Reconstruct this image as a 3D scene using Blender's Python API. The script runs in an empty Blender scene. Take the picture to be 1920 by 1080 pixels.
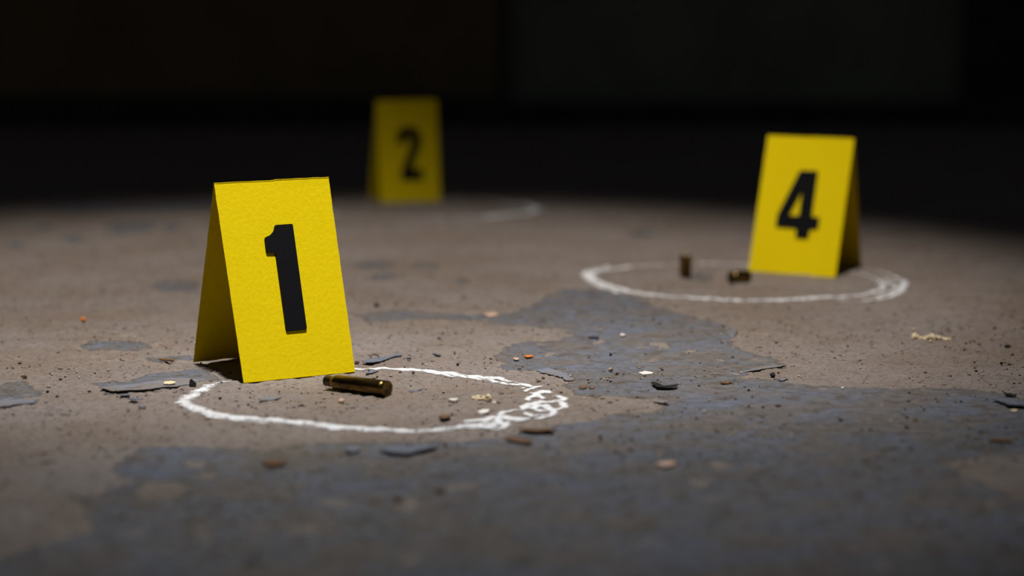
import bpy, bmesh, math, random
import numpy as np
from mathutils import Vector, Matrix, noise as mnoise
from mathutils.geometry import tessellate_polygon

scene = bpy.context.scene
COL = scene.collection

# ------------------------------------------------------------------ camera
FPX = 85 / 36 * 1920            # focal length in pixels of the 1920 wide frame
CAMH = 0.213
PITCH = math.atan(540 / FPX)
cam_d = bpy.data.cameras.new('camera')
cam_d.lens = 85; cam_d.sensor_width = 36
cam_d.clip_start = 0.02; cam_d.clip_end = 50
cam_d.dof.use_dof = True
cam_d.dof.focus_distance = 1.385
cam_d.dof.aperture_fstop = 4.8
cam = bpy.data.objects.new('camera', cam_d); COL.objects.link(cam)
cam.location = (0, 0, CAMH)
cam.rotation_euler = (math.pi / 2 - PITCH, 0, 0)
scene.camera = cam

# ------------------------------------------------------------------ world, lamp, exposure
world = bpy.data.worlds.new('world'); scene.world = world
world.use_nodes = True
bg = world.node_tree.nodes['Background']
bg.inputs[0].default_value = (0.72, 0.82, 1.0, 1)
bg.inputs[1].default_value = 0.032

def spot(name, loc, aim, watts, full_deg, blend, radius, col=(1.0, .965, .925)):
    d = bpy.data.lights.new(name, 'SPOT'); d.energy = watts; d.color = col
    d.spot_size = math.radians(full_deg); d.spot_blend = blend; d.shadow_soft_size = radius
    o = bpy.data.objects.new(name, d); COL.objects.link(o); o.location = loc
    o.rotation_euler = (Vector(aim) - Vector(loc)).to_track_quat('-Z', 'Y').to_euler()
    return o
# the ceiling beam, and a separate cool spot added to brighten the near floor
spot('ceiling_spot', (-.02, 1.12, 1.90), (-.10, 1.768, 0), 158, 43, .80, .045).scale = (.84, 1, 1)
spot('near_floor_fill', (-.02, 1.02, 1.90), (-.06, 1.20, 0), 92, 32, 1.0, .045, (.90, .95, 1.0)).scale = (.92, 1, 1)

vs = scene.view_settings
vs.view_transform = 'Standard'; vs.look = 'None'; vs.gamma = 1; vs.use_curve_mapping = False
vs.exposure = 0.0

# ------------------------------------------------------------------ helpers
cP, sP = math.cos(PITCH), math.sin(PITCH)
def ray(px, py):
    u, v = (px - 960) / FPX, (py - 540) / FPX
    return Vector((u, cP - v * sP, -sP - v * cP))
def at(px, py, z=0.0):          # a point of the photograph on the horizontal plane at height z
    d = ray(px, py); t = (z - CAMH) / d.z
    return Vector((d.x * t, d.y * t, z))
def at_y(px, py, y):            # the same on the vertical plane at distance y
    d = ray(px, py); t = y / d.y
    return Vector((d.x * t, y, CAMH + d.z * t))

def obj(name, verts, faces, mat, parent=None, smooth=False):
    me = bpy.data.meshes.new(name)
    me.from_pydata([tuple(v) for v in verts], [], faces)
    me.update()
    bm = bmesh.new(); bm.from_mesh(me)
    bmesh.ops.recalc_face_normals(bm, faces=bm.faces)
    bm.to_mesh(me); bm.free()
    if smooth:
        for p in me.polygons: p.use_smooth = True
    me.materials.append(mat)
    o = bpy.data.objects.new(name, me); COL.objects.link(o)
    if parent: o.parent = parent
    return o
def tag(o, label, cat, group=None):
    o['label'] = label; o['category'] = cat
    if group: o['group'] = group
    return o
def thing(name, loc, label, cat, group=None, rotz=0):
    o = bpy.data.objects.new(name, None); COL.objects.link(o)
    o.location = loc; o.rotation_euler = (0, 0, rotz); o.empty_display_size = 0.02
    return tag(o, label, cat, group)
def structure(o): o['kind'] = 'structure'; return o
def box(name, lo, hi, mat, parent=None):
    x0, y0, z0 = lo; x1, y1, z1 = hi
    v = [(x0,y0,z0),(x1,y0,z0),(x1,y1,z0),(x0,y1,z0),(x0,y0,z1),(x1,y0,z1),(x1,y1,z1),(x0,y1,z1)]
    f = [(0,3,2,1),(4,5,6,7),(0,1,5,4),(1,2,6,5),(2,3,7,6),(3,0,4,7)]
    return obj(name, v, f, mat, parent)
def local(o, pts):              # world points into the frame of an unrotated parent
    l = Vector(o.location); return [Vector(p) - l for p in pts]

# ------------------------------------------------------------------ materials
class NT:
    def __init__(s, name):
        s.m = bpy.data.materials.new(name); s.m.use_nodes = True
        s.t = s.m.node_tree; s.b = s.t.nodes['Principled BSDF']; s.out = s.t.nodes['Material Output']
    def n(s, typ, **kw):
        x = s.t.nodes.new(typ)
        for k, v in kw.items(): setattr(x, k, v)
        return x
    def l(s, a, b): s.t.links.new(a, b)
    def val(s, sock, v):
        if isinstance(v, (int, float)): sock.default_value = v
        elif isinstance(v, tuple): sock.default_value = v if len(v) == 4 else v + (1,)
        else: s.l(v, sock)
    def math(s, op, a, b=0.0, c=None, clamp=False):
        x = s.n('ShaderNodeMath', operation=op, use_clamp=clamp)
        s.val(x.inputs[0], a); s.val(x.inputs[1], b)
        if c is not None: s.val(x.inputs[2], c)
        return x.outputs[0]
    def mix(s, f, a, b):
        x = s.n('ShaderNodeMix', data_type='RGBA')
        s.val(x.inputs[0], f); s.val(x.inputs[6], a); s.val(x.inputs[7], b)
        return x.outputs[2]
    def noise(s, scale, detail=4, rough=0.55, co=None, dist=0.0):
        x = s.n('ShaderNodeTexNoise')
        x.inputs['Scale'].default_value = scale; x.inputs['Detail'].default_value = detail
        x.inputs['Roughness'].default_value = rough; x.inputs['Distortion'].default_value = dist
        if co is not None: s.l(co, x.inputs['Vector'])
        return x.outputs[0]
    def ramp(s, v, a, b):       # smooth step from a to b
        x = s.n('ShaderNodeMapRange', interpolation_type='SMOOTHSTEP')
        s.val(x.inputs[0], v); s.val(x.inputs[1], a); s.val(x.inputs[2], b)
        return x.outputs[0]
    def coord(s, scale=(1, 1, 1), off=(0, 0, 0)):
        t = s.n('ShaderNodeTexCoord'); mp = s.n('ShaderNodeMapping')
        mp.inputs['Scale'].default_value = scale; mp.inputs['Location'].default_value = off
        s.l(t.outputs['Object'], mp.inputs[0]); return mp.outputs[0]
    def bump(s, h, dist, strength=1.0, prev=None):
        x = s.n('ShaderNodeBump'); x.inputs['Strength'].default_value = strength
        x.inputs['Distance'].default_value = dist
        s.l(h, x.inputs['Height'])
        if prev is not None: s.l(prev, x.inputs['Normal'])
        return x.outputs[0]
    def set(s, **kw):
        for k, v in kw.items(): s.val(s.b.inputs[k.replace('_', ' ')], v)
        return s

def simple(name, col, rough=0.7, var=0.25, scale=600, metal=0.0, spec=0.3, bump=0.0002):
    t = NT(name); co = t.coord()
    n = t.noise(scale, 4, 0.6, co)
    dark = tuple(c * (1 - var) for c in col)
    lite = tuple(min(1, c * (1 + var)) for c in col)
    t.set(Base_Color=t.mix(t.ramp(n, .3, .7), dark, lite), Roughness=rough, Metallic=metal)
    t.b.inputs['Specular IOR Level'].default_value = spec
    if bump: t.l(t.bump(n, bump), t.b.inputs['Normal'])
    return t.m

def paint_colour(t, co):
    n1 = t.noise(9, 5, .6, co); n2 = t.noise(60, 5, .65, co); n3 = t.noise(420, 3, .6, co)
    c = t.mix(t.ramp(n1, .35, .65), (.175, .172, .176), (.185, .203, .258))
    c = t.mix(t.math('MULTIPLY', t.ramp(n2, .45, .72), .7), c, (.215, .242, .320))
    c = t.mix(t.math('MULTIPLY', t.ramp(n3, .48, .70), .58), c, (.235, .195, .16))      # dust grains
    d = t.noise(22, 9, .72, co, .3)
    c = t.mix(t.math('MULTIPLY', t.ramp(d, .42, .60), .78), c, (.225, .182, .148))      # dust film
    d2 = t.noise(75, 5, .65, t.coord(off=(5.2, .4, 0)), .2)
    c = t.mix(t.math('MULTIPLY', t.ramp(d2, .53, .63), .8), c, (.135, .103, .082))
    return c

def make_floor_mat():
    t = NT('worn_painted_concrete'); co = t.coord()
    a = t.n('ShaderNodeAttribute', attribute_name='paint')
    p = a.outputs['Fac']                                  # signed distance to the paint edge, metres
    e1 = t.math('MULTIPLY', t.math('SUBTRACT', t.noise(55, 9, .72, co), .5), .036)
    e2 = t.math('MULTIPLY', t.math('SUBTRACT', t.noise(600, 4, .6, co), .5), .004)
    q = t.math('ADD', t.math('ADD', p, e1), e2)
    # bare spots worn through the paint, paint specks left on the concrete
    w = t.noise(30, 7, .66, co, .2)
    spots = t.ramp(w, .60, .65)
    left = t.ramp(t.noise(60, 9, .72, t.coord(off=(3.1, 1.7, 0))), .635, .675)
    mask = t.ramp(q, -.0010, .0012)
    mask = t.math('MULTIPLY', mask, t.math('SUBTRACT', 1.0, t.math('MULTIPLY', spots, .85)))
    mask = t.math('MAXIMUM', mask, t.math('MULTIPLY', left, .6))
    dust = t.ramp(t.noise(130, 8, .75, t.coord(off=(.6, 2.2, 0))), .47, .66)             # dirt lying over the paint film
    mask = t.math('MULTIPLY', mask, t.math('SUBTRACT', 1.0, t.math('MULTIPLY', dust, .55)))
    # concrete
    n1 = t.noise(9, 6, .65, co); n2 = t.noise(38, 9, .75, co); n3 = t.noise(260, 7, .8, co); n4 = t.noise(1400, 3, .6, co)
    cc = t.mix(t.ramp(n1, .35, .65), (.255, .190, .146), (.300, .248, .218))
    cc = t.mix(t.math('MULTIPLY', t.ramp(n2, .50, .68), .6), cc, (.185, .141, .112))
    cc = t.mix(t.math('MULTIPLY', t.ramp(n2, .48, .30), .6), cc, (.365, .293, .240))
    cc = t.mix(t.math('MULTIPLY', t.ramp(n3, .49, .62), .7), cc, (.090, .068, .053))
    cc = t.mix(t.math('MULTIPLY', t.ramp(n4, .52, .70), .55), cc, (.45, .375, .31))
    pc = paint_colour(t, co)
    edge = t.math('MULTIPLY', t.ramp(q, -.006, -.0005), t.math('SUBTRACT', 1.0, mask))
    cc = t.mix(t.math('MULTIPLY', edge, .4), cc, (.38, .30, .235))   # cleaner concrete along the break
    t.set(Base_Color=t.mix(mask, cc, pc))
    r = t.math('SUBTRACT', .78, t.math('MULTIPLY', mask, .22)); t.val(t.b.inputs['Roughness'], r)
    t.b.inputs['Specular IOR Level'].default_value = .32
    b = t.bump(n3, .0014, 1.0)
    b = t.bump(n4, .00025, .8, b)
    b = t.bump(n2, .0012, .5, b)
    b = t.bump(mask, .0007, 1.0, b)
    t.l(b, t.b.inputs['Normal'])
    return t.m

def make_paint_mat():
    t = NT('lifted_floor_paint'); co = t.coord()
    t.set(Base_Color=paint_colour(t, co), Roughness=.58)
    t.b.inputs['Specular IOR Level'].default_value = .32
    t.l(t.bump(t.noise(500, 4, .6, co), .0003), t.b.inputs['Normal'])
    return t.m

def make_paper():
    t = NT('yellow_card'); co = t.coord()
    n = t.noise(420, 5, .6, co); f = t.noise(2200, 3, .6, co)
    c = t.mix(t.ramp(n, .3, .7), (.745, .548, .001), (.795, .592, .002))
    t.set(Base_Color=c, Roughness=.62)
    t.b.inputs['Specular IOR Level'].default_value = .07
    t.l(t.bump(f, .00012, .6, t.bump(n, .00035, .6)), t.b.inputs['Normal'])
    tr = t.n('ShaderNodeBsdfTranslucent'); tr.inputs[0].default_value = (.80, .45, .0, 1)
    mx = t.n('ShaderNodeMixShader'); mx.inputs[0].default_value = .02
    t.l(t.b.outputs[0], mx.inputs[1]); t.l(tr.outputs[0], mx.inputs[2]); t.l(mx.outputs[0], t.out.inputs[0])
    return t.m

def make_chalk():
    t = NT('white_chalk'); co = t.coord()
    a = t.n('ShaderNodeAttribute', attribute_name='across'); d = t.n('ShaderNodeAttribute', attribute_name='coverage')
    n = t.math('ADD', t.math('MULTIPLY', t.noise(700, 5, .8, co), .55), t.math('MULTIPLY', t.noise(110, 5, .7, co), .45))
    x = t.math('ABSOLUTE', a.outputs['Fac'])
    th = t.math('ADD', t.math('MULTIPLY', t.math('POWER', x, 1.6), .30), .40)
    th = t.math('SUBTRACT', th, t.math('MULTIPLY', t.math('SUBTRACT', d.outputs['Fac'], .5), .5))
    al = t.ramp(t.math('SUBTRACT', n, th), -.07, .13)
    t.set(Base_Color=(.90, .885, .88), Roughness=.95, Alpha=t.math('MULTIPLY', al, .80))
    t.b.inputs['Specular IOR Level'].default_value = .1
    t.l(t.bump(n, .0005), t.b.inputs['Normal'])
    return t.m

def make_brass(name, base=(.27, .165, .05), dark=(.055, .036, .015), rough=.25):
    t = NT(name); co = t.coord()
    n = t.noise(120, 6, .65, t.coord((1, 1, .35))); n2 = t.noise(900, 4, .6, co)
    f = t.math('ADD', t.math('MULTIPLY', n, .75), t.math('MULTIPLY', n2, .25))
    t.set(Base_Color=t.mix(t.ramp(f, .36, .62), base, dark), Metallic=1.0,
          Roughness=t.math('ADD', t.math('MULTIPLY', n2, .2), rough - .08))
    t.l(t.bump(n2, .00006), t.b.inputs['Normal'])
    return t.m

M = {}
M['floor'] = make_floor_mat(); M['paint'] = make_paint_mat(); M['paper'] = make_paper(); M['chalk'] = make_chalk()
M['brass'] = make_brass('tarnished_brass'); M['neck'] = make_brass('scorched_brass', (.10, .07, .04), (.03, .024, .018), .35)
M['primer'] = make_brass('primer_metal', (.20, .17, .11), (.06, .05, .035), .4)
M['ink'] = simple('black_card', (.0035, .0035, .0045), .6, .2, 1500, spec=.12)
M['chip'] = simple('blue_grey_paint_chip', (.15, .157, .185), .55, .3, 500)
M['chip_dark'] = simple('dark_paint_chip', (.045, .05, .058), .6, .4, 500)
M['black'] = simple('black_grit', (.012, .011, .011), .75, .5, 900)
M['brown'] = simple('brown_debris', (.14, .075, .04), .8, .4, 700)
M['tan'] = simple('tan_stone', (.34, .25, .17), .8, .35, 700)
M['cream'] = simple('cream_crumb', (.72, .58, .36), .8, .2, 700, bump=.0005)
M['white'] = simple('white_chip', (.70, .64, .57), .8, .15, 700)
M['pink'] = simple('pale_pink_chip', (.52, .33, .24), .8, .25, 700)
M['orange'] = simple('orange_chip', (.85, .22, .02), .6, .15, 700)
M['wood'] = simple('brown_wood', (.20, .105, .045), .7, .35, 500)

# ------------------------------------------------------------------ the setting
PAINT = [  # outlines of the painted areas (last seen in the photograph, laid on the floor)
 [(1060,539),(1110,542),(1166,550),(1219,566),(1230,575),(1255,580),(1280,589),(1315,598),(1354,605),(1368,612),(1380,624),(1368,638),
  (1365,645),(1389,654),(1418,663),(1442,668),(1467,681),(1473,686),(1450,690),(1393,698),(1385,707),(1443,711),(1500,720),(1523,722),
  (1618,727),(1676,728),(1732,727),(1801,727),(1884,738),(1920,746),(2150,775),(2400,1400),(-500,1400),(-250,1090),(0,1060),(43,1033),
  (100,1020),(173,1000),(167,960),(143,933),(200,923),(240,903),(213,880),(233,857),(267,837),(383,837),(500,842),(640,826),(760,828),
  (900,826),(990,810),(1073,792),(1117,787),(1143,776),(1208,771),(1242,766),(1252,760),(1242,754),(1221,750),(1150,744),(1078,741),
  (1052,724),(1078,716),(1047,706),(1000,695),(940,692),(930,674),(950,648),(1000,640),(1060,637),(1068,630),(1060,618),(1000,612),
  (940,607),(872,602),(868,590),(960,588),(1000,570),(1040,550)],
 [(668,590),(700,583),(760,580),(830,586),(872,588),(885,602),(800,596),(740,600),(690,602)],
 [(150,646),(172,640),(211,638),(267,640),(289,649),(250,658),(172,657)],
 [(176,720),(211,716),(240,713),(267,707),(270,701),(305,697),(340,693),(372,690),(410,706),(394,713),(372,714),(355,721),(328,727),(305,728),(282,733),(267,735),(240,736),(211,738),(196,732)],
 [(-60,716),(0,722),(36,714),(66,730),(75,745),(64,757),(30,762),(0,768),(-60,772)],
 [(270,672),(330,664),(362,666),(358,674),(300,678)],
 [(62,428),(80,420),(102,424),(84,432)], [(192,425),(230,414),(290,418),(280,434),(220,438)], [(110,448),(135,440),(160,446),(138,456)],
 [(277,538),(310,526),(372,526),(372,547),(300,547)], [(12,458),(28,450),(42,458),(26,468)], [(300,424),(330,416),(346,426),(320,434)],
 [(658,498),(700,488),(744,494),(740,504),(680,506)], [(764,498),(800,490),(833,498),(800,506)], [(684,520),(720,512),(758,516),(720,527)],
 [(844,527),(870,520),(889,526),(866,532)], [(1284,526),(1300,510),(1336,514),(1330,532)], [(1166,440),(1200,430),(1244,438),(1204,448)],
 [(60,392),(130,380),(420,378),(440,390),(250,398),(140,402)], [(1190,600),(1230,598),(1250,606),(1210,609)],
]
HOLES = [  # bare spots inside them
 [(1771,868),(1842,856),(2000,846),(2000,955),(1895,930),(1849,907),(1800,890)],
 [(1219,646),(1240,642),(1271,651),(1250,654)], [(1338,674),(1348,671),(1357,675),(1346,678)], [(1282,658),(1296,657),(1294,661),(1284,661)],
 [(240,920),(270,903),(330,902),(362,918),(340,934),(270,936)], [(350,866),(380,860),(392,870),(360,876)], [(370,885),(385,880),(396,890),(380,897)],
 [(740,940),(760,925),(795,930),(790,955),(760,968)], [(1330,868),(1355,865),(1370,875),(1345,880)], [(60,990),(110,968),(170,975),(165,1005),(70,1010)],
 [(360,995),(380,985),(400,990),(395,1010),(370,1012)],

 [(1108,640),(1135,636),(1142,641),(1115,645)], [(1010,625),(1040,622),(1050,630),(1020,633)],
]
def signed_distance(P, poly):
    Q = np.array([at(*q)[:2] for q in poly]); d = np.full(len(P), 1e9); inside = np.zeros(len(P), bool)
    for i in range(len(Q)):
        a, b = Q[i], Q[(i + 1) % len(Q)]; e = b - a
        tt = np.clip(((P - a) @ e) / (e @ e), 0, 1)
        d = np.minimum(d, np.hypot(*(P - a - tt[:, None] * e).T))
        cr = (a[1] > P[:, 1]) != (b[1] > P[:, 1])
        with np.errstate(divide='ignore', invalid='ignore'):
            xi = a[0] + (P[:, 1] - a[1]) / (b[1] - a[1]) * e[0]
        inside ^= cr & (P[:, 0] < xi)
    return np.where(inside, d, -d)

# micro relief of the concrete (metres): worn, sandy, paint smoother
GX0, GY0, GS, GNX, GNY = -.75, .6, .001, 1500, 2100
def relief():
    rnd = np.random.default_rng(11); fx = np.fft.fftfreq(GNX)[None]; fy = np.fft.fftfreq(GNY)[:, None]; h = np.zeros((GNY, GNX))
    for sig, amp in ((1.1, .00022), (2.4, .00027), (9, .00026), (32, .00025)):
        n = np.fft.ifft2(np.fft.fft2(rnd.standard_normal((GNY, GNX))) * np.exp(-2 * (math.pi * sig) ** 2 * (fx ** 2 + fy ** 2))).real
        h += amp * n / n.std()
    return np.clip(h - .0002, -.0018, .0008)
RELIEF = relief()
def floor_height(x, y):
    u = np.clip((np.asarray(x) - GX0) / GS, 0, GNX - 1.001); v = np.clip((np.asarray(y) - GY0) / GS, 0, GNY - 1.001)
    i = u.astype(int); j = v.astype(int); a = u - i; b = v - j; R = RELIEF
    return (R[j, i]*(1-a) + R[j, i+1]*a)*(1-b) + (R[j+1, i]*(1-a) + R[j+1, i+1]*a)*b

def build_floor():
    xs = np.concatenate([np.linspace(-3.2, -.62, 20, endpoint=False), np.arange(-.62, -.36, .004), np.arange(-.36, .36, .0016), np.arange(.36, .62, .004), np.linspace(.62, 3.2, 20)])
    ys = np.concatenate([np.linspace(-2.5, .7, 14, endpoint=False), np.arange(.7, 1.05, .004), np.arange(1.05, 1.75, .0016), np.arange(1.75, 2.6, .005), np.linspace(2.6, 4.3, 18)])
    X, Y = np.meshgrid(xs, ys); P = np.stack([X.ravel(), Y.ravel()], 1)
    nx, ny = len(xs), len(ys)
    idx = np.arange(nx * ny).reshape(ny, nx)
    f = np.stack([idx[:-1, :-1], idx[:-1, 1:], idx[1:, 1:], idx[1:, :-1]], -1).reshape(-1, 4)
    sd = np.full(len(P), -1.0)
    for q in PAINT: sd = np.maximum(sd, signed_distance(P, q))
    for q in HOLES: sd = np.minimum(sd, -signed_distance(P, q))
    sd = np.clip(sd, -.08, .08)
    h = floor_height(P[:, 0], P[:, 1]) * np.where(sd > 0, .45, 1.0)
    far = (np.abs(P[:, 0]) > .66) | (P[:, 1] < .68) | (P[:, 1] > 2.62)
    v = np.c_[P, np.where(far, 0, h)]
    me = bpy.data.meshes.new('floor')
    me.vertices.add(len(v)); me.vertices.foreach_set('co', v.ravel())
    me.loops.add(f.size); me.loops.foreach_set('vertex_index', f.ravel().astype(np.int32))
    me.polygons.add(len(f)); me.polygons.foreach_set('loop_start', np.arange(0, f.size, 4, dtype=np.int32))
    me.polygons.foreach_set('use_smooth', np.ones(len(f), bool)); me.update(); me.validate()
    at_ = me.attributes.new('paint', 'FLOAT', 'POINT'); at_.data.foreach_set('value', sd.astype(np.float32))
    me.materials.append(M['floor'])
    o = bpy.data.objects.new('floor', me); COL.objects.link(o)
    return structure(o)
floor = build_floor()

M['wall_green'] = simple('dark_green_grey_wall', (.30, .32, .22), .85, .12, 6, bump=.001)
M['door_brown'] = simple('dark_brown_door', (.28, .19, .09), .75, .15, 9, bump=.001)
M['base_black'] = simple('black_skirting', (.05, .05, .045), .8, .2, 20)
WY = 4.16
structure(box('wall_back', (-3.2, WY, 0), (3.2, WY + .12, 2.6), M['wall_green']))
structure(box('wall_left', (-3.32, -2.5, 0), (-3.2, WY + .12, 2.6), M['wall_green']))
structure(box('wall_right', (3.2, -2.5, 0), (3.32, WY + .12, 2.6), M['wall_green']))
d1 = structure(box('door_1', (-1.55, WY - .03, .0), (-.02, WY + .02, 2.1), M['door_brown']))
box('kick_plate', (-1.55, WY - .036, .0), (-.02, WY - .03, .05), M['base_black'], d1)
structure(box('trim_1', (-.02, WY - .035, 0), (-.005, WY + .02, 2.15), M['base_black']))
structure(box('baseboard_back', (-.005, WY - .025, 0), (.77, WY + .02, .04), M['base_black']))
d2 = structure(box('dark_panel', (.77, WY - .03, 0), (1.9, WY + .02, 2.1), M['base_black']))  # plain near-black panel over the right part of the back wall

# paint skin that has come loose from the concrete: thin raised sheets, parts of the floor
def rag(poly, step, amp, seed):
    out = []; n = len(poly)
    for i in range(n):
        a, b = Vector(poly[i]), Vector(poly[(i + 1) % n]); k = max(1, int((b - a).length / step))
        for j in range(k):
            p = a.lerp(b, j / k)
            f = lambda k, o: mnoise.noise((p.x * k, p.y * k, seed + o))
            out.append(p + Vector((f(300, 0) + .6 * f(900, 3), f(300, 9) + .6 * f(900, 13), 0)) * amp)
    return out
def sheet(name, px, mat, lift, thick=.0004, parent=None, amp=.0008, step=.0022, seed=1.0, curl=0.0, wob=.0002):
    """thin plate with a ragged outline; lift(u,v) gives the height of the underside"""
    base = [at(*q) for q in px]
    ctr = sum(base, Vector()) / len(base)
    ymin = min(p.y for p in base); ymax = max(p.y for p in base); xmin = min(p.x for p in base); xmax = max(p.x for p in base)
    pts = rag([(p.x, p.y, 0) for p in base], step, amp, seed)
    # interior rows so that the sheet can bend
    ring = pts; n = len(ring); verts = []; faces = []
    levels = [1.0, .66, .33]
    def hgt(p):
        u = (p.x - xmin) / max(1e-6, xmax - xmin); v = (p.y - ymin) / max(1e-6, ymax - ymin)
        h = lift(u, v) + wob * mnoise.noise((p.x * 180, p.y * 180, seed))
        return h if parent is floor else max(0.00005, h)
    for top in (0, 1):
        for s in levels:
            for p in ring:
                q = ctr + (Vector(p) - ctr) * s; q.z = hgt(q) + top * thick
                verts.append(q)
        q = ctr.copy(); q.z = hgt(q) + top * thick; verts.append(q)
    half = 3 * n + 1
    for top in (0, 1):
        o = top * half
        for L in range(2):
            for i in range(n):
                j = (i + 1) % n
                faces.append((o + L*n + i, o + L*n + j, o + (L+1)*n + j, o + (L+1)*n + i))
        for i in range(n):
            faces.append((o + 2*n + i, o + 2*n + (i + 1) % n, o + 3*n))
    for i in range(n):
        j = (i + 1) % n
        faces.append((i, j, half + j, half + i))
    if parent is None or parent is floor:
        if parent is None:
            c = Vector((ctr.x, ctr.y, 0))
            ob = obj(name, [v - c for v in verts], faces, mat); ob.location = c
            return ob
    return obj(name, verts, faces, mat, parent)

def lip(px, k, a, seed, thick=.0003):   # the sheet rises out of the floor towards the broken edge
    return sheet('paint_sheet', px, M['paint'], lambda u, v: -thick * 1.6 + k * max(0, min(1, a(u, v))), thick, floor, .0016, .0015, seed)
lip([(186,729),(215,724),(250,720),(285,714),(320,708),(352,708),(372,711),(394,711),(372,714),(356,720),(328,727),(305,728),(282,733),(267,735),(240,736),(211,738),(196,733)], .0017, lambda u, v: 1.1 - 1.7*v, 2.3)
lip([(-60,742),(0,742),(40,738),(68,740),(75,746),(64,757),(30,762),(0,768),(-60,772)], .0019, lambda u, v: 1.1 - 1.5*v, 5.1)
lip([(1385,698),(1425,688),(1452,681),(1467,681),(1472,686),(1450,690),(1420,695),(1393,700)], .0010, lambda u, v: 1.0*u + .6 - 1.6*v, 7.7, .0002)
lip([(1000,693),(1030,690),(1060,698),(1078,715),(1064,716),(1047,706),(1022,700)], .0009, lambda u, v: 1.2 - 1.6*v, 3.7, .0002)
lip([(1370,612),(1382,624),(1368,640),(1360,634),(1358,622),(1360,614)], .0013, lambda u, v: 1.4*u - .3, 4.2)
lip([(1120,746),(1160,742),(1221,746),(1250,753),(1254,760),(1240,756),(1200,750),(1150,746)], .0009, lambda u, v: 1.2 - 1.5*v, 6.4, .0002)

# ------------------------------------------------------------------ evidence cards
def ragged_panel(name, q, parent, thick, nrm, rag_bottom=0.0, seed=0.0, notch=None):
    """q: TL, TR, BR, BL corners; a card panel of real thickness with a faintly rough cut edge"""
    nu, nv = 30, 24; fr = []; bk = []
    for j in range(nv + 1):
        v = j / nv
        for i in range(nu + 1):
            u = i / nu
            p = q[0].lerp(q[1], u).lerp(q[3].lerp(q[2], u), v)
            side = (q[1] - q[0]).normalized()
            if i in (0, nu): p = p + side * .00028 * mnoise.noise((v * 16, seed, i))
            if j == nv and rag_bottom: p = p + Vector((0, 0, rag_bottom * max(0, mnoise.noise((u * 5, seed, 3)) + .35)))
            if j == 0 and notch: p = p + Vector((0, 0, .0002 * mnoise.noise((u * 11, notch, 7)) + (.0004 if u > notch else 0)))
            p = p + nrm * .0005 * v * mnoise.noise((u * 1.7, v * 2.1, seed))
            fr.append(p); bk.append(p - nrm * thick)
    N = (nu + 1) * (nv + 1); faces = []
    for j in range(nv):
        for i in range(nu):
            a = j * (nu + 1) + i; b = a + 1; c = b + nu + 1; d = a + nu + 1
            faces += [(a, b, c, d), (N + d, N + c, N + b, N + a)]
    rim = [i for i in range(nu + 1)] + [(j + 1) * (nu + 1) - 1 for j in range(1, nv + 1)] + \
          [nv * (nu + 1) + i for i in range(nu - 1, -1, -1)] + [j * (nu + 1) for j in range(nv - 1, 0, -1)]
    for k in range(len(rim)):
        a, b = rim[k], rim[(k + 1) % len(rim)]
        faces.append((a, N + a, N + b, b))
    return obj(name, local(parent, fr + bk), faces, M['paper'], parent)

def rounded(poly, r=.02, k=4):
    out = []; n = len(poly)
    for i in range(n):
        p0, p, p1 = (Vector(poly[(i + s) % n]) for s in (-1, 0, 1))
        a, b = p0 - p, p1 - p; d = min(r, a.length * .45, b.length * .45)
        a = p + a.normalized() * d; b = p + b.normalized() * d
        for j in range(k + 1):
            t = j / k; out.append(a * (1 - t) ** 2 + p * 2 * t * (1 - t) + b * t * t)
    return out
def numeral(q, nrm, loops, parent):
    """loops in the card face's own (u right, v up) frame: a cut-out of black card glued on"""
    P2 = [[Vector((p[0], p[1], 0)) for p in L] for L in loops]
    tris = tessellate_polygon(P2)
    flat = [p for L in P2 for p in L]
    def w(p, h): return q[3].lerp(q[2], p.x).lerp(q[0].lerp(q[1], p.x), p.y) + nrm * h
    n = len(flat); verts = [w(p, .0012) for p in flat] + [w(p, .0003) for p in flat]; faces = [tuple(t) for t in tris]
    o = 0
    for L in P2:
        for i in range(len(L)):
            a, b = o + i, o + (i + 1) % len(L); faces.append((a, b, n + b, n + a))
        o += len(L)
    faces += [tuple(n + i for i in reversed(t)) for t in tris]
    return obj('numeral', local(parent, verts), faces, M['ink'], parent)

ONE = [rounded([(.461,.768),(.618,.769),(.612,.231),(.427,.231),(.433,.629),(.354,.631),(.357,.708),(.408,.718),(.445,.738)], .012)]
FOUR = [rounded([(.440,.748),(.645,.750),(.645,.420),(.735,.418),(.735,.335),(.645,.333),(.638,.264),(.495,.264),(.490,.333),(.250,.333),(.250,.415)], .014),
        rounded([(.497,.600),(.500,.420),(.385,.418)], .008)]
TWO = [rounded([(.31,.575),(.31,.64),(.36,.71),(.44,.735),(.53,.74),(.63,.72),(.70,.67),(.715,.60),(.69,.53),(.63,.45),(.575,.385),(.545,.325),
        (.72,.325),(.72,.215),(.355,.215),(.365,.30),(.42,.39),(.49,.48),(.535,.55),(.545,.60),(.53,.64),(.50,.65),(.475,.635),(.465,.575)], .03)]

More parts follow.
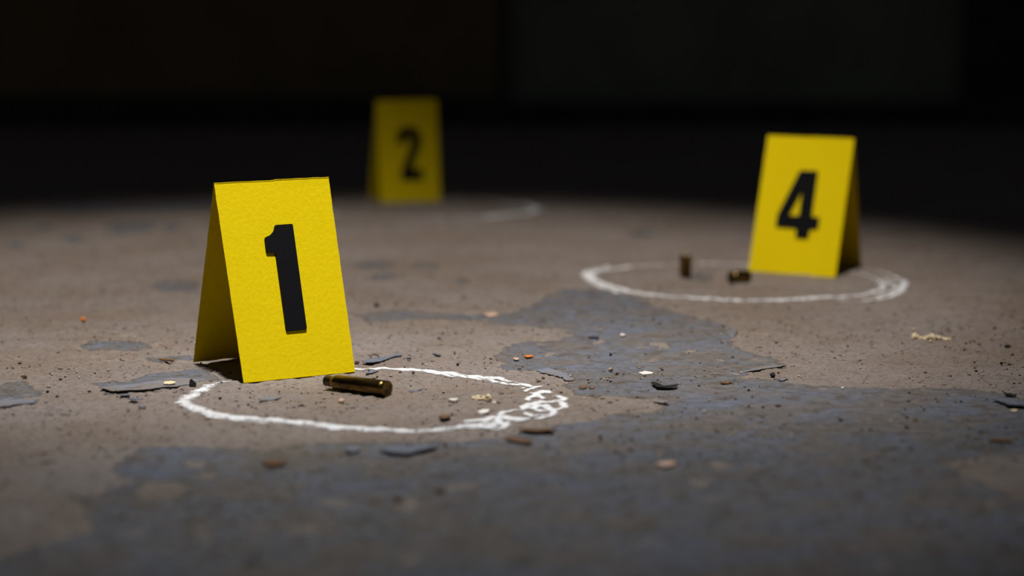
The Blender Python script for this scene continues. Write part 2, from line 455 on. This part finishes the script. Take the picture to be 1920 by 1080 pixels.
def evidence_card(px, side, loops, label, seed, rag=.0):
    """px: top-left, top-right, front bottom right, front bottom left, visible back bottom corner"""
    BR, BL, K = at(*px[2]), at(*px[3]), at(*px[4])
    if side < 0: KL = K; KR = K + (BR - BL)
    else: KR = K; KL = K + (BL - BR)
    TL = at_y(*px[0], (BL.y + KL.y) / 2); TR = at_y(*px[1], (BR.y + KR.y) / 2)
    ctr = (BL + BR + KL + KR) / 4; ctr.z = 0
    t = thing('evidence_card', ctr, label, 'evidence marker', 'folded yellow evidence cards')
    nf = (TR - TL).cross(TL - BL).normalized()
    if nf.y > 0: nf = -nf
    nb = (TR - TL).cross(TL - KL).normalized()
    if nb.y < 0: nb = -nb
    ragged_panel('front_panel', [TL, TR, BR, BL], t, .0004, nf, 0, seed, .52)
    ragged_panel('back_panel', [TL, TR, KR, KL], t, .0004, nb, rag, seed + 5, .52)
    n = numeral([TL, TR, BR, BL], nf, loops, t); n['label'] = 'glued-on black card numeral'
    print('card', [tuple(round(c, 4) for c in p) for p in (TL, TR, BR, BL, KL, KR)], (TR-TL).length, (BR-BL).length)
    return t
evidence_card([(401,343),(616,333),(666,697),(457,718),(362,680)], -1, ONE, 'folded yellow card with black numeral 1 beside the rifle casing', 1.0, .0011)
evidence_card([(1440,253),(1602,260),(1566,521),(1403,508),(1615,500)], 1, FOUR, 'folded yellow card with black numeral 4 in the right chalk circle', 2.0)
evidence_card([(705,188),(819,187),(826,378),(713,381),(692,374)], -1, TWO, 'dim blurred yellow card with black numeral 2 in the background', 3.0)

# ------------------------------------------------------------------ spent casings
def lathe(name, prof, mat, parent, seg=48):
    verts = []; faces = []
    for r, z in prof:
        for k in range(seg):
            a = 2 * math.pi * k / seg; verts.append((r * math.cos(a), r * math.sin(a), z))
    for i in range(len(prof) - 1):
        for k in range(seg):
            k2 = (k + 1) % seg; faces.append((i*seg + k, i*seg + k2, (i+1)*seg + k2, (i+1)*seg + k))
    faces.append(tuple(range(seg))[::-1]); faces.append(tuple((len(prof)-1)*seg + k for k in range(seg)))
    o = obj(name, verts, faces, mat, parent, True)
    for p in o.data.polygons: p.use_smooth = len(p.vertices) == 4
    o.data.set_sharp_from_angle(angle=math.radians(28))
    return o
mm = .001
def S(prof, kr=1.0, kl=1.0): return [(r * mm * kr, z * mm * kl) for r, z in prof]
def rifle_casing(head, mouth, label):
    kr, kl = .92, 1.0
    t = thing('rifle_casing', head, label, 'bullet casing')
    ax = (mouth - head); ax.z = 0; ax.normalize()
    t.location = head + Vector((0, 0, 4.8 * mm * kr))
    t.rotation_euler = ax.to_track_quat('Z', 'Y').to_euler()
    lathe('casing_body', S([(2.3,.25),(2.35,0),(4.55,0),(4.8,.2),(4.8,1.0),(4.55,1.15),(4.2,1.5),(4.2,2.3),(4.75,3.1),(4.79,4),(4.6,25),(4.5,36.4),(4.4,37.0),(3.5,39.2)], kr, kl), M['brass'], t)
    lathe('casing_neck', S([(3.5,39.2),(3.25,39.8),(3.22,44.6),(3.1,44.75),(2.85,44.6),(2.85,36),(.6,30)], kr, kl), M['neck'], t)
    lathe('primer', S([(.4,.12),(.6,.35),(.9,.12),(2.1,.08),(2.3,.3)], kr, kl), M['primer'], t, 32)
    return t
rifle_casing(at(727, 744), at(617, 729.5), 'long tarnished rifle casing lying in front of the card marked 1')

def pistol_casing(loc, rot, label):
    t = thing('pistol_casing', loc, label, 'bullet casing', 'short pistol casings in the right chalk circle')
    t.rotation_euler = rot
    lathe('casing_body', S([(2.2,.2),(2.25,0),(4.4,0),(4.65,.2),(4.65,1.0),(4.4,1.15),(4.0,1.4),(4.0,2.1),(4.6,2.9),(4.65,4),(4.6,17.2),(4.45,17.3),(4.3,17.1),(4.3,6),(1.0,5.5)]), M['brass'], t)
    lathe('primer', S([(.4,.1),(.6,.35),(.9,.1),(2.0,.06),(2.2,.25)]), M['primer'], t, 32)
    return t
pistol_casing(at(1285, 521), (0, 0, .4), 'short brass pistol casing standing upright in the right chalk circle')
a, b = at(1370, 532), at(1407, 528.6)
ax = (b - a).normalized()
pistol_casing(a + Vector((0, 0, 4.65 * mm)), ax.to_track_quat('Z', 'Y').to_euler(), 'short pistol casing lying on its side next to the card marked 4')

# ------------------------------------------------------------------ chalk circles
def catmull(P, step):
    out = []; n = len(P)
    for i in range(n - 1):
        p0, p1, p2, p3 = P[max(i-1, 0)], P[i], P[i+1], P[min(i+2, n-1)]
        k = max(2, int((p2[0] - p1[0]).length / step))
        for j in range(k):
            t = j / k; t2, t3 = t*t, t*t*t
            q = .5 * ((2*p1[0]) + (p2[0]-p0[0])*t + (2*p0[0]-5*p1[0]+4*p2[0]-p3[0])*t2 + (3*p1[0]-p0[0]-3*p2[0]+p3[0])*t3)
            out.append((q, p1[1] + (p2[1]-p1[1])*t, p1[2] + (p2[2]-p1[2])*t))
    out.append(P[-1]); return out
def chalk_stroke(parent, pts, width, dens=.6, z=.0002, seed=0.0, name='chalk_stroke', thick=.00022):
    """pts: (px, py[, width mm[, density]]) on the floor"""
    P = [(at(p[0], p[1]), (p[2] if len(p) > 2 else width) * mm, p[3] if len(p) > 3 else dens) for p in pts]
    L = catmull(P, .0016); verts = []; faces = []; ac = []; de = []; K = 11
    for i, (p, w, d) in enumerate(L):
        a = L[max(i-1, 0)][0]; b = L[min(i+1, len(L)-1)][0]; t = (b - a); t.z = 0; t.normalize()
        s = Vector((-t.y, t.x, 0))
        w *= 1 + .16 * mnoise.noise((p.x*90, p.y*90, seed)); off = s * .0012 * mnoise.noise((p.x*60, p.y*60, seed+4))
        for k in range(K):
            x = -1 + 2*k/(K-1); q = p + off + s * (x * w / 2)
            h = thick * (1 - x*x)
            verts.append((q.x, q.y, z + h)); ac.append(x); de.append(d)
    for i in range(len(L) - 1):
        for k in range(K - 1):
            a = i*K + k; faces.append((a, a+1, a+K+1, a+K))
    # closed underside gives the deposit its thickness
    fh = floor_height([v[0] for v in verts], [v[1] for v in verts])
    verts = [(v[0], v[1], v[2] + g) for v, g in zip(verts, fh)]
    n = len(verts); verts += [(v[0], v[1], g - .0001) for v, g in zip(verts, fh)]; ac += ac; de += de
    for i in range(len(L) - 1):
        faces += [(i*K, (i+1)*K, n+(i+1)*K, n+i*K), (i*K+K-1, n+i*K+K-1, n+(i+1)*K+K-1, (i+1)*K+K-1)]
    l = parent.location
    o = obj(name, [(v[0]-l.x, v[1]-l.y, v[2]) for v in verts], faces, M['chalk'], parent, True)
    A = o.data.attributes.new('across', 'FLOAT', 'POINT'); A.data.foreach_set('value', ac)
    A = o.data.attributes.new('coverage', 'FLOAT', 'POINT'); A.data.foreach_set('value', de)
    return o
c1 = thing('chalk_circle', at(693, 750), 'white chalk circle around the rifle casing, scribbled at its right end', 'chalk circle', 'chalk circles drawn on the floor')
chalk_stroke(c1, [(433,714,9,.35),(404,718,11,.4),(383,729,13,.5),(362,739,14,.48),(348,750,14,.48),(352,760,14,.5),(383,771,15),(446,784,15),(508,790,15,.58),(592,797,15,.58),
    (696,804,15,.58),(736,806,16,.58),(790,806,16,.58),(840,802,15,.52),(892,795,14,.48),(931,789,13)], 14, .54, .0002, 1.0)
chalk_stroke(c1, [(332,748,8,.36),(342,758,10,.40),(370,772,10,.44),(420,784,10,.44),(500,796,8,.38)], 8, .3, .00025, 2.0)
chalk_stroke(c1, [(560,699),(620,695),(668,693),(720,692.5),(762,694),(800,696),(840,699),(892,705),(930,711)], 11, .60, .0002, 3.0)
chalk_stroke(c1, [(760,694),(800,698),(840,703),(880,708),(920,714),(955,722)], 7, .5, .00025, 4.0)
chalk_stroke(c1, [(870,703),(920,707),(960,716),(1000,724),(1012,729)], 7, .54, .0003, 5.0)
X = lambda L: [(840 + p[0]/8, 720 + p[1]/8) + tuple(p[2:]) for p in L]
for i, (L, w) in enumerate([
    ([(870,5),(1100,20),(1330,32),(1392,48)], 5), ([(1110,70),(1250,55),(1390,50)], 5), ([(1150,115),(1260,90),(1392,55)], 5),
    ([(1330,150),(1430,115),(1545,150)], 7), ([(1185,235),(1235,195),(1330,165),(1420,130)], 5), ([(1190,205),(1300,190),(1445,225)], 5), ([(1230,150),(1350,170),(1440,215)], 4),
    ([(1600,190),(1660,190),(1735,250),(1600,285),(1400,300),(1240,335),(1080,355)], 6), ([(1740,255),(1500,270),(1300,290),(1100,350)], 5),
    ([(1690,300),(1735,365),(1600,390),(1420,330),(1250,370)], 6), ([(1560,400),(1400,350),(1180,385)], 6), ([(770,470),(860,410),(1000,390),(1180,380),(1400,400),(1570,405)], 6),
    ([(1575,410),(1540,460),(1380,500),(1150,535),(950,520),(800,480)], 7), ([(1500,440),(1300,470),(1150,440)], 4), ([(1200,540),(1000,550),(850,520),(700,510),(460,540),(240,560)], 8),
    ([(860,560),(850,620),(700,650),(480,620),(240,590)], 7), ([(780,480),(760,540),(830,590)], 6), ([(700,600),(480,650),(200,640),(60,660)], 8)]):
    chalk_stroke(c1, X(L), w, .60, .0003 + i * .00002, 10.0 + i)
c2 = thing('chalk_circle', at(1395, 530), 'blurred white chalk circle around the two short pistol casings', 'chalk circle', 'chalk circles drawn on the floor')
chalk_stroke(c2, [(1440,499,12,.5),(1396,497,13,.52),(1308,495,13,.52),(1219,498,13,.52),(1149,504,13,.55),(1112,511,13,.58),(1108,521,13,.6),(1149,539,14,.56),(1219,552,15,.58),(1308,560,16,.58),
    (1414,564,17,.58),(1520,561,16,.62),(1609,555,14,.55),(1652,543,11,.5),(1650,530,9,.45),(1627,518,9,.4),(1591,511,8,.35)], 14, .6, .0002, 31.0)
chalk_stroke(c2, [(1160,549,9),(1118,534,9),(1096,519,8),(1104,508,7),(1140,500,7)], 8, .5, .00025, 32.0)
chalk_stroke(c2, [(1560,504,7,.3),(1640,510,7,.35),(1678,521,8,.5),(1696,535,9,.6),(1672,556,9,.6),(1627,565,8,.45),(1560,566,7,.4)], 8, .5, .00025, 33.0)
chalk_stroke(c2, [(1655,525),(1680,540),(1660,552),(1640,560)], 7, .5, .0003, 34.0)
c3 = thing('chalk_circle', at(797, 391), 'faint far chalk circle at the foot of the card marked 2', 'chalk circle', 'chalk circles drawn on the floor')
ctr = at(800, 391)
E3 = []
for k in range(33):
    a = 2*math.pi*k/32 - .3; p = ctr + Vector((.112*math.cos(a), .112*math.sin(a), 0))
    d = p.y*cP - (0-CAMH)*sP; dn = -p.y*sP + CAMH*cP
    E3.append((960 + FPX*p.x/d, 540 + FPX*dn/d, 12, .45))
chalk_stroke(c3, E3, 12, .5, .0002, 41.0)
chalk_stroke(c3, [(950,383),(985,386),(1006,391),(996,398),(960,404),(900,408)], 14, .6, .00025, 42.0)

# ------------------------------------------------------------------ debris one can pick out
def pebble(name, px, py, d, mat, label, cat='pebble', flat=.75, el=1.0, seed=0.0, rot=0.0, group=None, rough=.35, sub=2):
    bm = bmesh.new(); bmesh.ops.create_icosphere(bm, subdivisions=sub, radius=1)
    p = at(px, py); r = d / 2 * (p.y / FPX)
    for v in bm.verts:
        k = 1 + rough * mnoise.noise(v.co * 1.3 + Vector((seed*3.1, seed, 0))) + rough * .5 * mnoise.noise(v.co * 3 + Vector((seed, 0, seed)))
        v.co = Vector((v.co.x * el, v.co.y, v.co.z * flat)) * k * r
    zmin = min(v.co.z for v in bm.verts)
    for v in bm.verts: v.co.z -= zmin
    me = bpy.data.meshes.new(name); bm.to_mesh(me); bm.free(); me.materials.append(mat)
    o = bpy.data.objects.new(name, me); COL.objects.link(o); o.location = p + Vector((0, r * .3, -.0001)); o.rotation_euler = (0, 0, rot)
    return tag(o, label, cat, group)
def flake(px, mat, label, name='paint_chip', cat='paint chip', lift=.0003, tilt=0.0, seed=1.0, thick=.0004, side=0.0):
    o = sheet(name, px, mat, lambda u, v: .00005 + lift * (.4 + .6 * abs(2*u - 1)) + tilt * (1 - v) + side * u, thick, None, .0007, .0012, seed)
    return tag(o, label, cat)
def Z(L, s, ox, oy): return [(ox + x/s, oy + y/s) for x, y in L]

flake(Z([(190,395),(330,350),(560,300),(790,270),(860,238),(905,268),(895,292),(800,296),(680,335),(500,402),(350,427),(200,430)], 9.6, 660, 640), M['chip'],
      'long curled blue-grey paint strip right of the card marked 1', lift=.0006, tilt=.0009, seed=3.3)
flake(Z([(245,600),(290,572),(320,545),(400,545),(460,556),(400,578),(370,592),(320,598),(250,614)], 9.6, 660, 640), M['chip'],
      'small blue-grey paint chip just behind the rifle casing', lift=.0004, tilt=.0004, seed=4.1)
flake(Z([(975,316),(1020,308),(1068,312),(1066,326),(1000,330)], 9.6, 660, 640), M['chip_dark'], 'tiny dark chip at the tip of the long paint strip', seed=5.2)
flake(Z([(1460,240),(1500,236),(1540,258),(1608,268),(1600,288),(1540,282),(1490,268)], 9.6, 660, 640), M['chip_dark'], 'dark curled chip on bare floor behind the left chalk circle', tilt=.0005, seed=6.2)
flake(Z([(712,296),(770,278),(818,274),(782,290),(740,299)], 3.84, 580, 660), M['chip'], 'grey paint chip lying inside the circle right of the rifle casing', tilt=.0004, seed=7.2)
flake(Z([(880,432),(980,405),(1010,418),(1100,418),(1010,447),(920,457)], 4.8, 300, 660), M['chip'], 'grey paint chip in the circle below the card marked 1', tilt=.0005, seed=8.2)
flake(Z([(1545,40),(1570,30),(1612,34),(1600,46),(1560,49)], 3.84, 580, 660), M['orange'], 'bright orange chip on the floor behind the left chalk circle', 'orange_chip', 'chip', seed=9.2, tilt=.0006)
flake(Z([(1466,54),(1490,46),(1514,56),(1505,68),(1475,67)], 3.84, 580, 660), M['pink'], 'dull pinkish chip just left of the bright orange chip', 'floor_chip', 'chip', seed=10.2, tilt=.0005)
flake(Z([(843,622),(872,616),(900,636),(960,645),(1040,640),(1036,655),(960,660),(890,658)], 3.84, 1000, 560), M['black'], 'black curled bark scrap on grey paint right of the left circle', 'bark_scrap', 'debris', lift=.0012, tilt=.0006, seed=11.2)
flake(Z([(325,646),(360,640),(390,638),(384,654),(345,658)], 3.84, 1000, 560), M['brown'], 'small dark brown curl just right of the left chalk circle', 'bark_scrap', 'debris', lift=.001, seed=12.2)
flake(Z([(925,842),(1000,822),(1100,832),(1180,868),(1290,905),(1290,918),(1080,908),(1050,888)], 5.142, 1680, 590), M['chip'], 'curled paint chip with a dark raised edge at the right border', lift=.0008, tilt=.0016, seed=13.2)
flake(Z([(1050,778),(1090,770),(1130,784),(1168,786),(1150,806),(1100,800),(1055,792)], 5.142, 1680, 590), M['black'], 'ragged black scrap just above the curled chip at the right border', 'bark_scrap', 'debris', lift=.001, seed=14.2)
flake(Z([(1098,926),(1140,918),(1168,930),(1150,942),(1110,940)], 5.142, 1680, 590), M['cream'], 'small cream chip just below the curled chip at the right border', 'floor_chip', 'chip', seed=15.2)
flake(Z([(393,716),(440,706),(555,704),(556,738),(480,742),(396,742)], 8.727, 180, 660), M['chip'], 'short bar-shaped grey chip below the lifted paint sheet on the left', tilt=.0006, seed=16.2)
flake(Z([(532,795),(580,762),(650,770),(720,790),(782,800),(720,816),(600,812)], 8.727, 180, 660), M['chip'], 'pointed grey chip left of the left chalk circle', tilt=.0007, seed=17.2)
flake(Z([(692,915),(740,895),(825,908),(800,938),(710,942)], 8.727, 180, 660), M['chip'], 'blurred oval grey chip below the pointed chip on the left', tilt=.0006, seed=18.2)
flake(Z([(1102,530),(1140,512),(1230,506),(1292,518),(1280,540),(1200,554),(1120,556)], 8.727, 180, 660), M['cream'], 'pale cream oval chip lying on the lifted paint sheet', 'floor_chip', 'chip', lift=.0002, seed=19.2).location.z = .0006
flake(Z([(1115,82),(1200,76),(1312,88),(1318,104),(1220,108),(1125,102)], 3, 600, 780), M['brown'], 'dark brown bar of debris below the scribbled end of the left circle', 'bark_scrap', 'debris', lift=.001, tilt=.0012, seed=20.2)
flake(Z([(325,205),(370,190),(430,176),(500,186),(600,172),(662,170),(655,192),(560,214),(480,234),(400,228)], 3, 600, 780), M['chip'], 'large blurred grey paint chip below the front of the left circle', lift=.0008, tilt=.0012, seed=21.2)
flake(Z([(1045,128),(1100,122),(1190,150),(1186,168),(1120,156),(1056,146)], 3, 600, 780), M['brown'], 'reddish brown scrap left of the dark brown bar of debris', 'bark_scrap', 'debris', tilt=.0006, seed=22.2)
flake(Z([(140,188),(180,170),(222,180),(224,206),(180,218),(144,208)], 3, 600, 780), M['chip'], 'small blurred grey chip left of the large blurred grey chip', tilt=.0008, seed=23.2)
flake(Z([(1468,200),(1540,190),(1612,198),(1600,226),(1500,230)], 3, 0, 800), M['brown'], 'blurred reddish brown flake on grey paint in the lower left foreground', 'bark_scrap', 'debris', seed=24.2, tilt=.0006)
flake([(1230,872),(1245,866),(1268,868),(1262,876),(1240,880)], M['pink'], 'blurred pinkish flake on grey paint in the middle foreground', 'floor_chip', 'chip', seed=25.2, tilt=.0006)
flake(Z([(395,280),(430,272),(472,280),(465,292),(405,294)], 3.84, 1000, 560), M['chip_dark'], 'dark grey chip beside the bare tan tongue in the paint', seed=26.2, tilt=.0005)
flake(Z([(620,264),(640,257),(664,266),(655,277),(628,276)], 3.84, 1000, 560), M['white'], 'small whitish chip in the middle of the grey paint', 'floor_chip', 'chip', seed=27.2, tilt=.0005)
flake(Z([(755,536),(800,524),(872,534),(850,546),(790,548)], 3.84, 1000, 560), M['white'], 'flat pale flake on grey paint above the black bark scrap', 'floor_chip', 'chip', lift=.0001, seed=28.2, thick=.0003)
flake([(840,756),(844,752),(859,752),(860,757),(850,759)], M['white'], 'bright white chip in the circle between casing and cream lump', 'floor_chip', 'chip', lift=.0005, tilt=.0009, thick=.0012, seed=29.2)
flake([(895,774),(905,769),(918,770),(914,775),(900,777)], M['white'], 'flat pale flake below the cream lump inside the left circle', 'floor_chip', 'chip', seed=30.2)
flake([(820,785),(830,779),(845,780),(844,787),(830,790)], M['brown'], 'brown flake near the front line of the left chalk circle', 'bark_scrap', 'debris', tilt=.001, seed=31.2)
flake([(1104,728),(1110,726),(1116,729),(1108,731)], M['brown'], 'tiny brown scrap next to the small dark brown curl', 'bark_scrap', 'debris', seed=32.2)
flake([(1350,720),(1362,717),(1372,719),(1366,722),(1354,722)], M['brown'], 'thin brown curl on grey paint left of the black pebble', 'bark_scrap', 'debris', lift=.0008, seed=33.2)
flake([(1454,713),(1470,711),(1476,712),(1466,716)], M['chip'], 'thin grey sliver just right of the black pebble', lift=.0003, seed=34.2)
flake([(151,602),(156,597),(161,600),(158,606)], M['orange'], 'blurred orange speck on the bare floor at far left', 'orange_chip', 'chip', seed=35.2, tilt=.0015)
flake([(905,590),(925,586),(936,590),(920,595)], M['pink'], 'blurred rusty patch chip beyond the grey paint band', 'floor_chip', 'chip', lift=.0001, seed=36.2, thick=.0003)
# black upright shard
p0 = at(361, 724)
sh = [(-.0019,0,0),(.0019,0,0),(.0022,0,.0014),(.0006,.0006,.0028),(-.0006,.0008,.0040),(-.0016,.0006,.0034)]
shard = obj('black_shard', [(x, y-.0004, z) for x, y, z in sh] + [(x, y+.0004, z) for x, y, z in sh],
            [(0,1,2,3,4,5),(11,10,9,8,7,6)] + [(i, 6+i, 6+(i+1) % 6, (i+1) % 6) for i in range(6)], M['black'])
shard.location = p0; tag(shard, 'tiny black shard standing upright where the left circle meets the lifted paint', 'debris')
# rods: a wooden stick and a twig
def rod(name, A, B, r, mat, label, cat):
    d = (B - A); n = 9; seg = 8; verts = []; faces = []; L = d.length; d.normalize(); s = Vector((-d.y, d.x, 0)).normalized(); up = Vector((0, 0, 1))
    c = Vector((A.x, A.y, 0))
    for i in range(n):
        q = A.lerp(B, i/(n-1)); w = r * (1 + .22 * mnoise.noise((i*.7, r*900, 2))) * (.75 if i in (0, n-1) else 1); q = q + s * r * .7 * mnoise.noise((i*.5, 4, r*500)) + up * r * 1.05
        for k in range(seg):
            a = 2*math.pi*k/seg; verts.append(q + s*w*math.cos(a) + up*w*.9*math.sin(a) - c)
    for i in range(n-1):
        for k in range(seg): faces.append((i*seg+k, i*seg+(k+1) % seg, (i+1)*seg+(k+1) % seg, (i+1)*seg+k))
    faces += [tuple(range(seg))[::-1], tuple((n-1)*seg+k for k in range(seg))]
    o = obj(name, verts, faces, mat); o.location = c
    return tag(o, label, cat)
rod('wood_stick', at(1855, 830), at(1899, 832), .0013, M['wood'], 'short brown wooden stick on grey paint at the right', 'stick')
rod('twig', at(299, 676), at(326, 678.5), .0009, M['wood'], 'small brown twig behind the lifted paint sheet on the left', 'twig')
rod('twig', at(699, 664.5), at(710, 667), .0004, M['brown'], 'hair-thin dark twig above the long paint strip', 'twig')

for i, (px, py, d, m, lab, fl, el) in enumerate([
    (1449,708,11,'black','round black pebble at the tip of the grey paint on the right',.85,1),
    (1145,697,10,'tan','round tan pebble on grey paint right of the orange chip',.8,1),
    (1145,667,6,'black','small black pebble on grey paint behind the tan pebble',.9,1),
    (1018,711,7,'brown','brown pebble outside the right end of the left circle',.8,1),
    (1580,730,6,'white','small white pebble on grey paint near the right edge',.8,1),
    (1878,684,7,'black','small black pebble on the bare floor at far right',.8,1.2),
    (1890,652,12,'black','flat blurred black pebble on bare floor at far right',.5,1.3),
    (775,702,6,'black','small black pebble on the back chalk line of the left circle',.9,1),
    (733,708,7,'tan','amber stone directly behind the head of the rifle casing',.8,1),
    (669,684,9,'brown','brown crumb beside the right edge of the card marked 1',.9,1),
    (692,697.5,5,'black','black crumb touching the chip behind the rifle casing',.9,1),
    (1009,717,7,'brown','darker brown pebble close to the scribbled chalk end',.8,1.1),
    (707,707.5,5,'brown','tiny brown crumb between the amber stone and the casing',.7,1.1),
    (927,757,8,'white','small pale crumb just right of the cream lump',.6,1.2),
    (45,709,10,'brown','dark brown clod on the bare floor above the left paint sheet',.7,1.2),
    (37,683,7,'brown','small brown clod on the bare floor near the left border',.7,1.2),
    (89,737,7,'black','small black pebble right of the leftmost paint sheet',.7,1.2),
    (1576,790,8,'brown','blurred brown pebble on grey paint in the right foreground',.8,1),
    (1717,790,8,'brown','blurred brown pebble on grey paint above the wooden stick, farther left',.8,1),
    (1700,803,8,'brown','lower of two blurred brown pebbles left of the wooden stick',.8,1),
    (1459,763,10,'brown','blurred reddish pebble on grey paint below the black pebble',.6,1.3),
    (1431,765,7,'brown','blurred dark crumb left of the reddish pebble on grey paint',.7,1),
    (1404,763,5,'black','tiny dark crumb farthest left below the black pebble',.7,1),
    (1404,733.5,6,'black','tiny black pebble on grey paint between bark scrap and black pebble',.7,1),
    (1054,711,6,'black','tiny black pebble at the paint edge right of the left circle',.8,1),
    (1145,717,5,'black','tiny black crumb below the tan pebble',.8,1),
    (1140,736,6,'brown','tiny brown crumb on grey paint left of the black bark scrap',.7,1),
    (1194,748,7,'black','dark crumb on the rim of the bare pocket in the paint',.7,1.3),
    (1248,759,8,'black','dark crumb at the right tip of the bare pocket in the paint',.7,1.3),
    (706,575,9,'black','blurred dark pebble on bare floor beyond the card marked 1',.8,1),
    (858,685,5,'black','tiny black pebble behind the back line of the left circle',.9,1),
    (1126,822,9,'brown','blurred dark red pebble on grey paint below the bare pocket',.8,.8),
    (826,926,18,'brown','large blurred brown clod in the front foreground',.6,1),
    (745,940,16,'brown','blurred brown clod beside the bare spot in the front foreground',.6,1)]):
    pebble('pebble', px, py, d, M[m], lab, 'pebble', fl, el, i * 1.7 + 1, i * .9)
pebble('floor_chip', 640, 756, 12, M['pink'], 'pale pink chunk in front of the rifle casing', 'chip', .75, 1.3, 61, .9, rough=.25)
pebble('cream_lump', 898, 752, 19, M['cream'], 'cream crumbly lump inside the left circle', 'crumb', .55, 1.5, 63, .1, rough=.5)
pebble('cream_wedge', 916, 754, 14, M['cream'], 'yellowish wedge leaning on the cream lump', 'crumb', 1.05, .75, 67, .4, rough=.45)
heap = [(1714,637,11,1.0,1),(1720,636,9,.9,1),(1716,631,8,.9,1),(1728,637,9,.7,1.2),(1734,638,8,.8,1.1),(1740,637,11,.8,1.1),(1747,634,9,1.1,1),(1750,638,11,.9,1),(1756,637,9,.9,1),(1761,638,10,.8,1),
        (1767,637,8,.7,1),(1774,638,9,.6,1.3),(1780,637,6,.6,1.2),(1713,620,7,.7,1),(1745,641,7,.6,1.2)]
for i, (px, py, d, fl, el) in enumerate(heap):
    pebble('cream_crumb', px, py, d, M['cream'], {0: 'cream crumb at the left end of the crumb heap at the right', 12: 'tiny cream crumb at the right tip of the crumb heap at the right',
        13: 'lone cream crumb lying just behind the crumb heap at the right'}.get(i, 'one of the cream crumbs heaped on bare floor at the right'), 'crumb', fl, el, i * 2.3 + 80, i, 'heap of cream crumbs at the right', .45)

# ------------------------------------------------------------------ grit nobody could count
def build_grit(n, seed):
    rnd = np.random.default_rng(seed)
    bm = bmesh.new(); bmesh.ops.create_icosphere(bm, subdivisions=1, radius=1)
    bv = np.array([v.co[:] for v in bm.verts]); bf = np.array([[v.index for v in f.verts] for f in bm.faces]); bm.free()
    y = .85 + 1.55 * rnd.random(n) ** 1.15; x = (rnd.random(n) - .5) * (.18 + y * .5)
    # grit lies in drifts: keep more where a slow noise is high
    keep = np.array([mnoise.noise((a * 9, b * 9, 3.0)) + .35 * mnoise.noise((a * 40, b * 40, 8.0)) for a, b in zip(x, y)]) > rnd.random(n) * 1.1 - .75
    x, y = x[keep], y[keep]; n = len(x)
    r = .00017 + .00075 * rnd.random(n) ** 5.0
    big = rnd.random(n) < .16                            # low crumbs of dirt and worn-off concrete
    r = np.where(big, .0005 + .0009 * rnd.random(n) ** 2.5, r)
    sc = np.stack([r * (.8 + .7 * rnd.random(n)), r * (.8 + .7 * rnd.random(n)), r * (.45 + .5 * rnd.random(n))], 1)
    sc[:, 2] *= np.where(big, .45, 1)
    V = bv[None] * sc[:, None] * (1 + .25 * (rnd.random((n, len(bv), 1)) - .5))
    V += np.stack([x, y, sc[:, 2] * .8 + floor_height(x, y)], 1)[:, None]
    Fc = bf[None] + (np.arange(n) * len(bv))[:, None, None]
    me = bpy.data.meshes.new('floor_grit'); V = V.reshape(-1, 3); Fc = Fc.reshape(-1, 3)
    me.vertices.add(len(V)); me.vertices.foreach_set('co', V.ravel())
    me.loops.add(Fc.size); me.loops.foreach_set('vertex_index', Fc.ravel().astype(np.int32))
    me.polygons.add(len(Fc)); me.polygons.foreach_set('loop_start', np.arange(0, Fc.size, 3, dtype=np.int32)); me.update(); me.validate()
    pal = np.array([(.02,.018,.018,1),(.035,.03,.03,1),(.10,.06,.04,1),(.16,.10,.06,1),(.34,.25,.18,1),(.5,.42,.34,1),(.12,.14,.18,1)])
    c = pal[rnd.choice(len(pal), n, p=[.05,.06,.20,.26,.29,.09,.05])]
    soil = np.array([(.15,.11,.08,1),(.21,.16,.125,1),(.27,.21,.17,1),(.34,.27,.22,1),(.11,.08,.06,1)])
    c = np.where(big[:, None], soil[rnd.choice(5, n)], c)
    A = me.attributes.new('tint', 'FLOAT_COLOR', 'POINT'); A.data.foreach_set('color', np.repeat(c, len(bv), 0).astype(np.float32).ravel())
    t = NT('floor_grit'); a = t.n('ShaderNodeAttribute', attribute_name='tint'); t.l(a.outputs['Color'], t.b.inputs['Base Color'])
    t.set(Roughness=.85); t.b.inputs['Specular IOR Level'].default_value = .2
    me.materials.append(t.m)
    o = bpy.data.objects.new('floor_grit', me); COL.objects.link(o)
    tag(o, 'fine dark and tan grit scattered all over the concrete floor', 'grit'); o['kind'] = 'stuff'
build_grit(48000, 5)
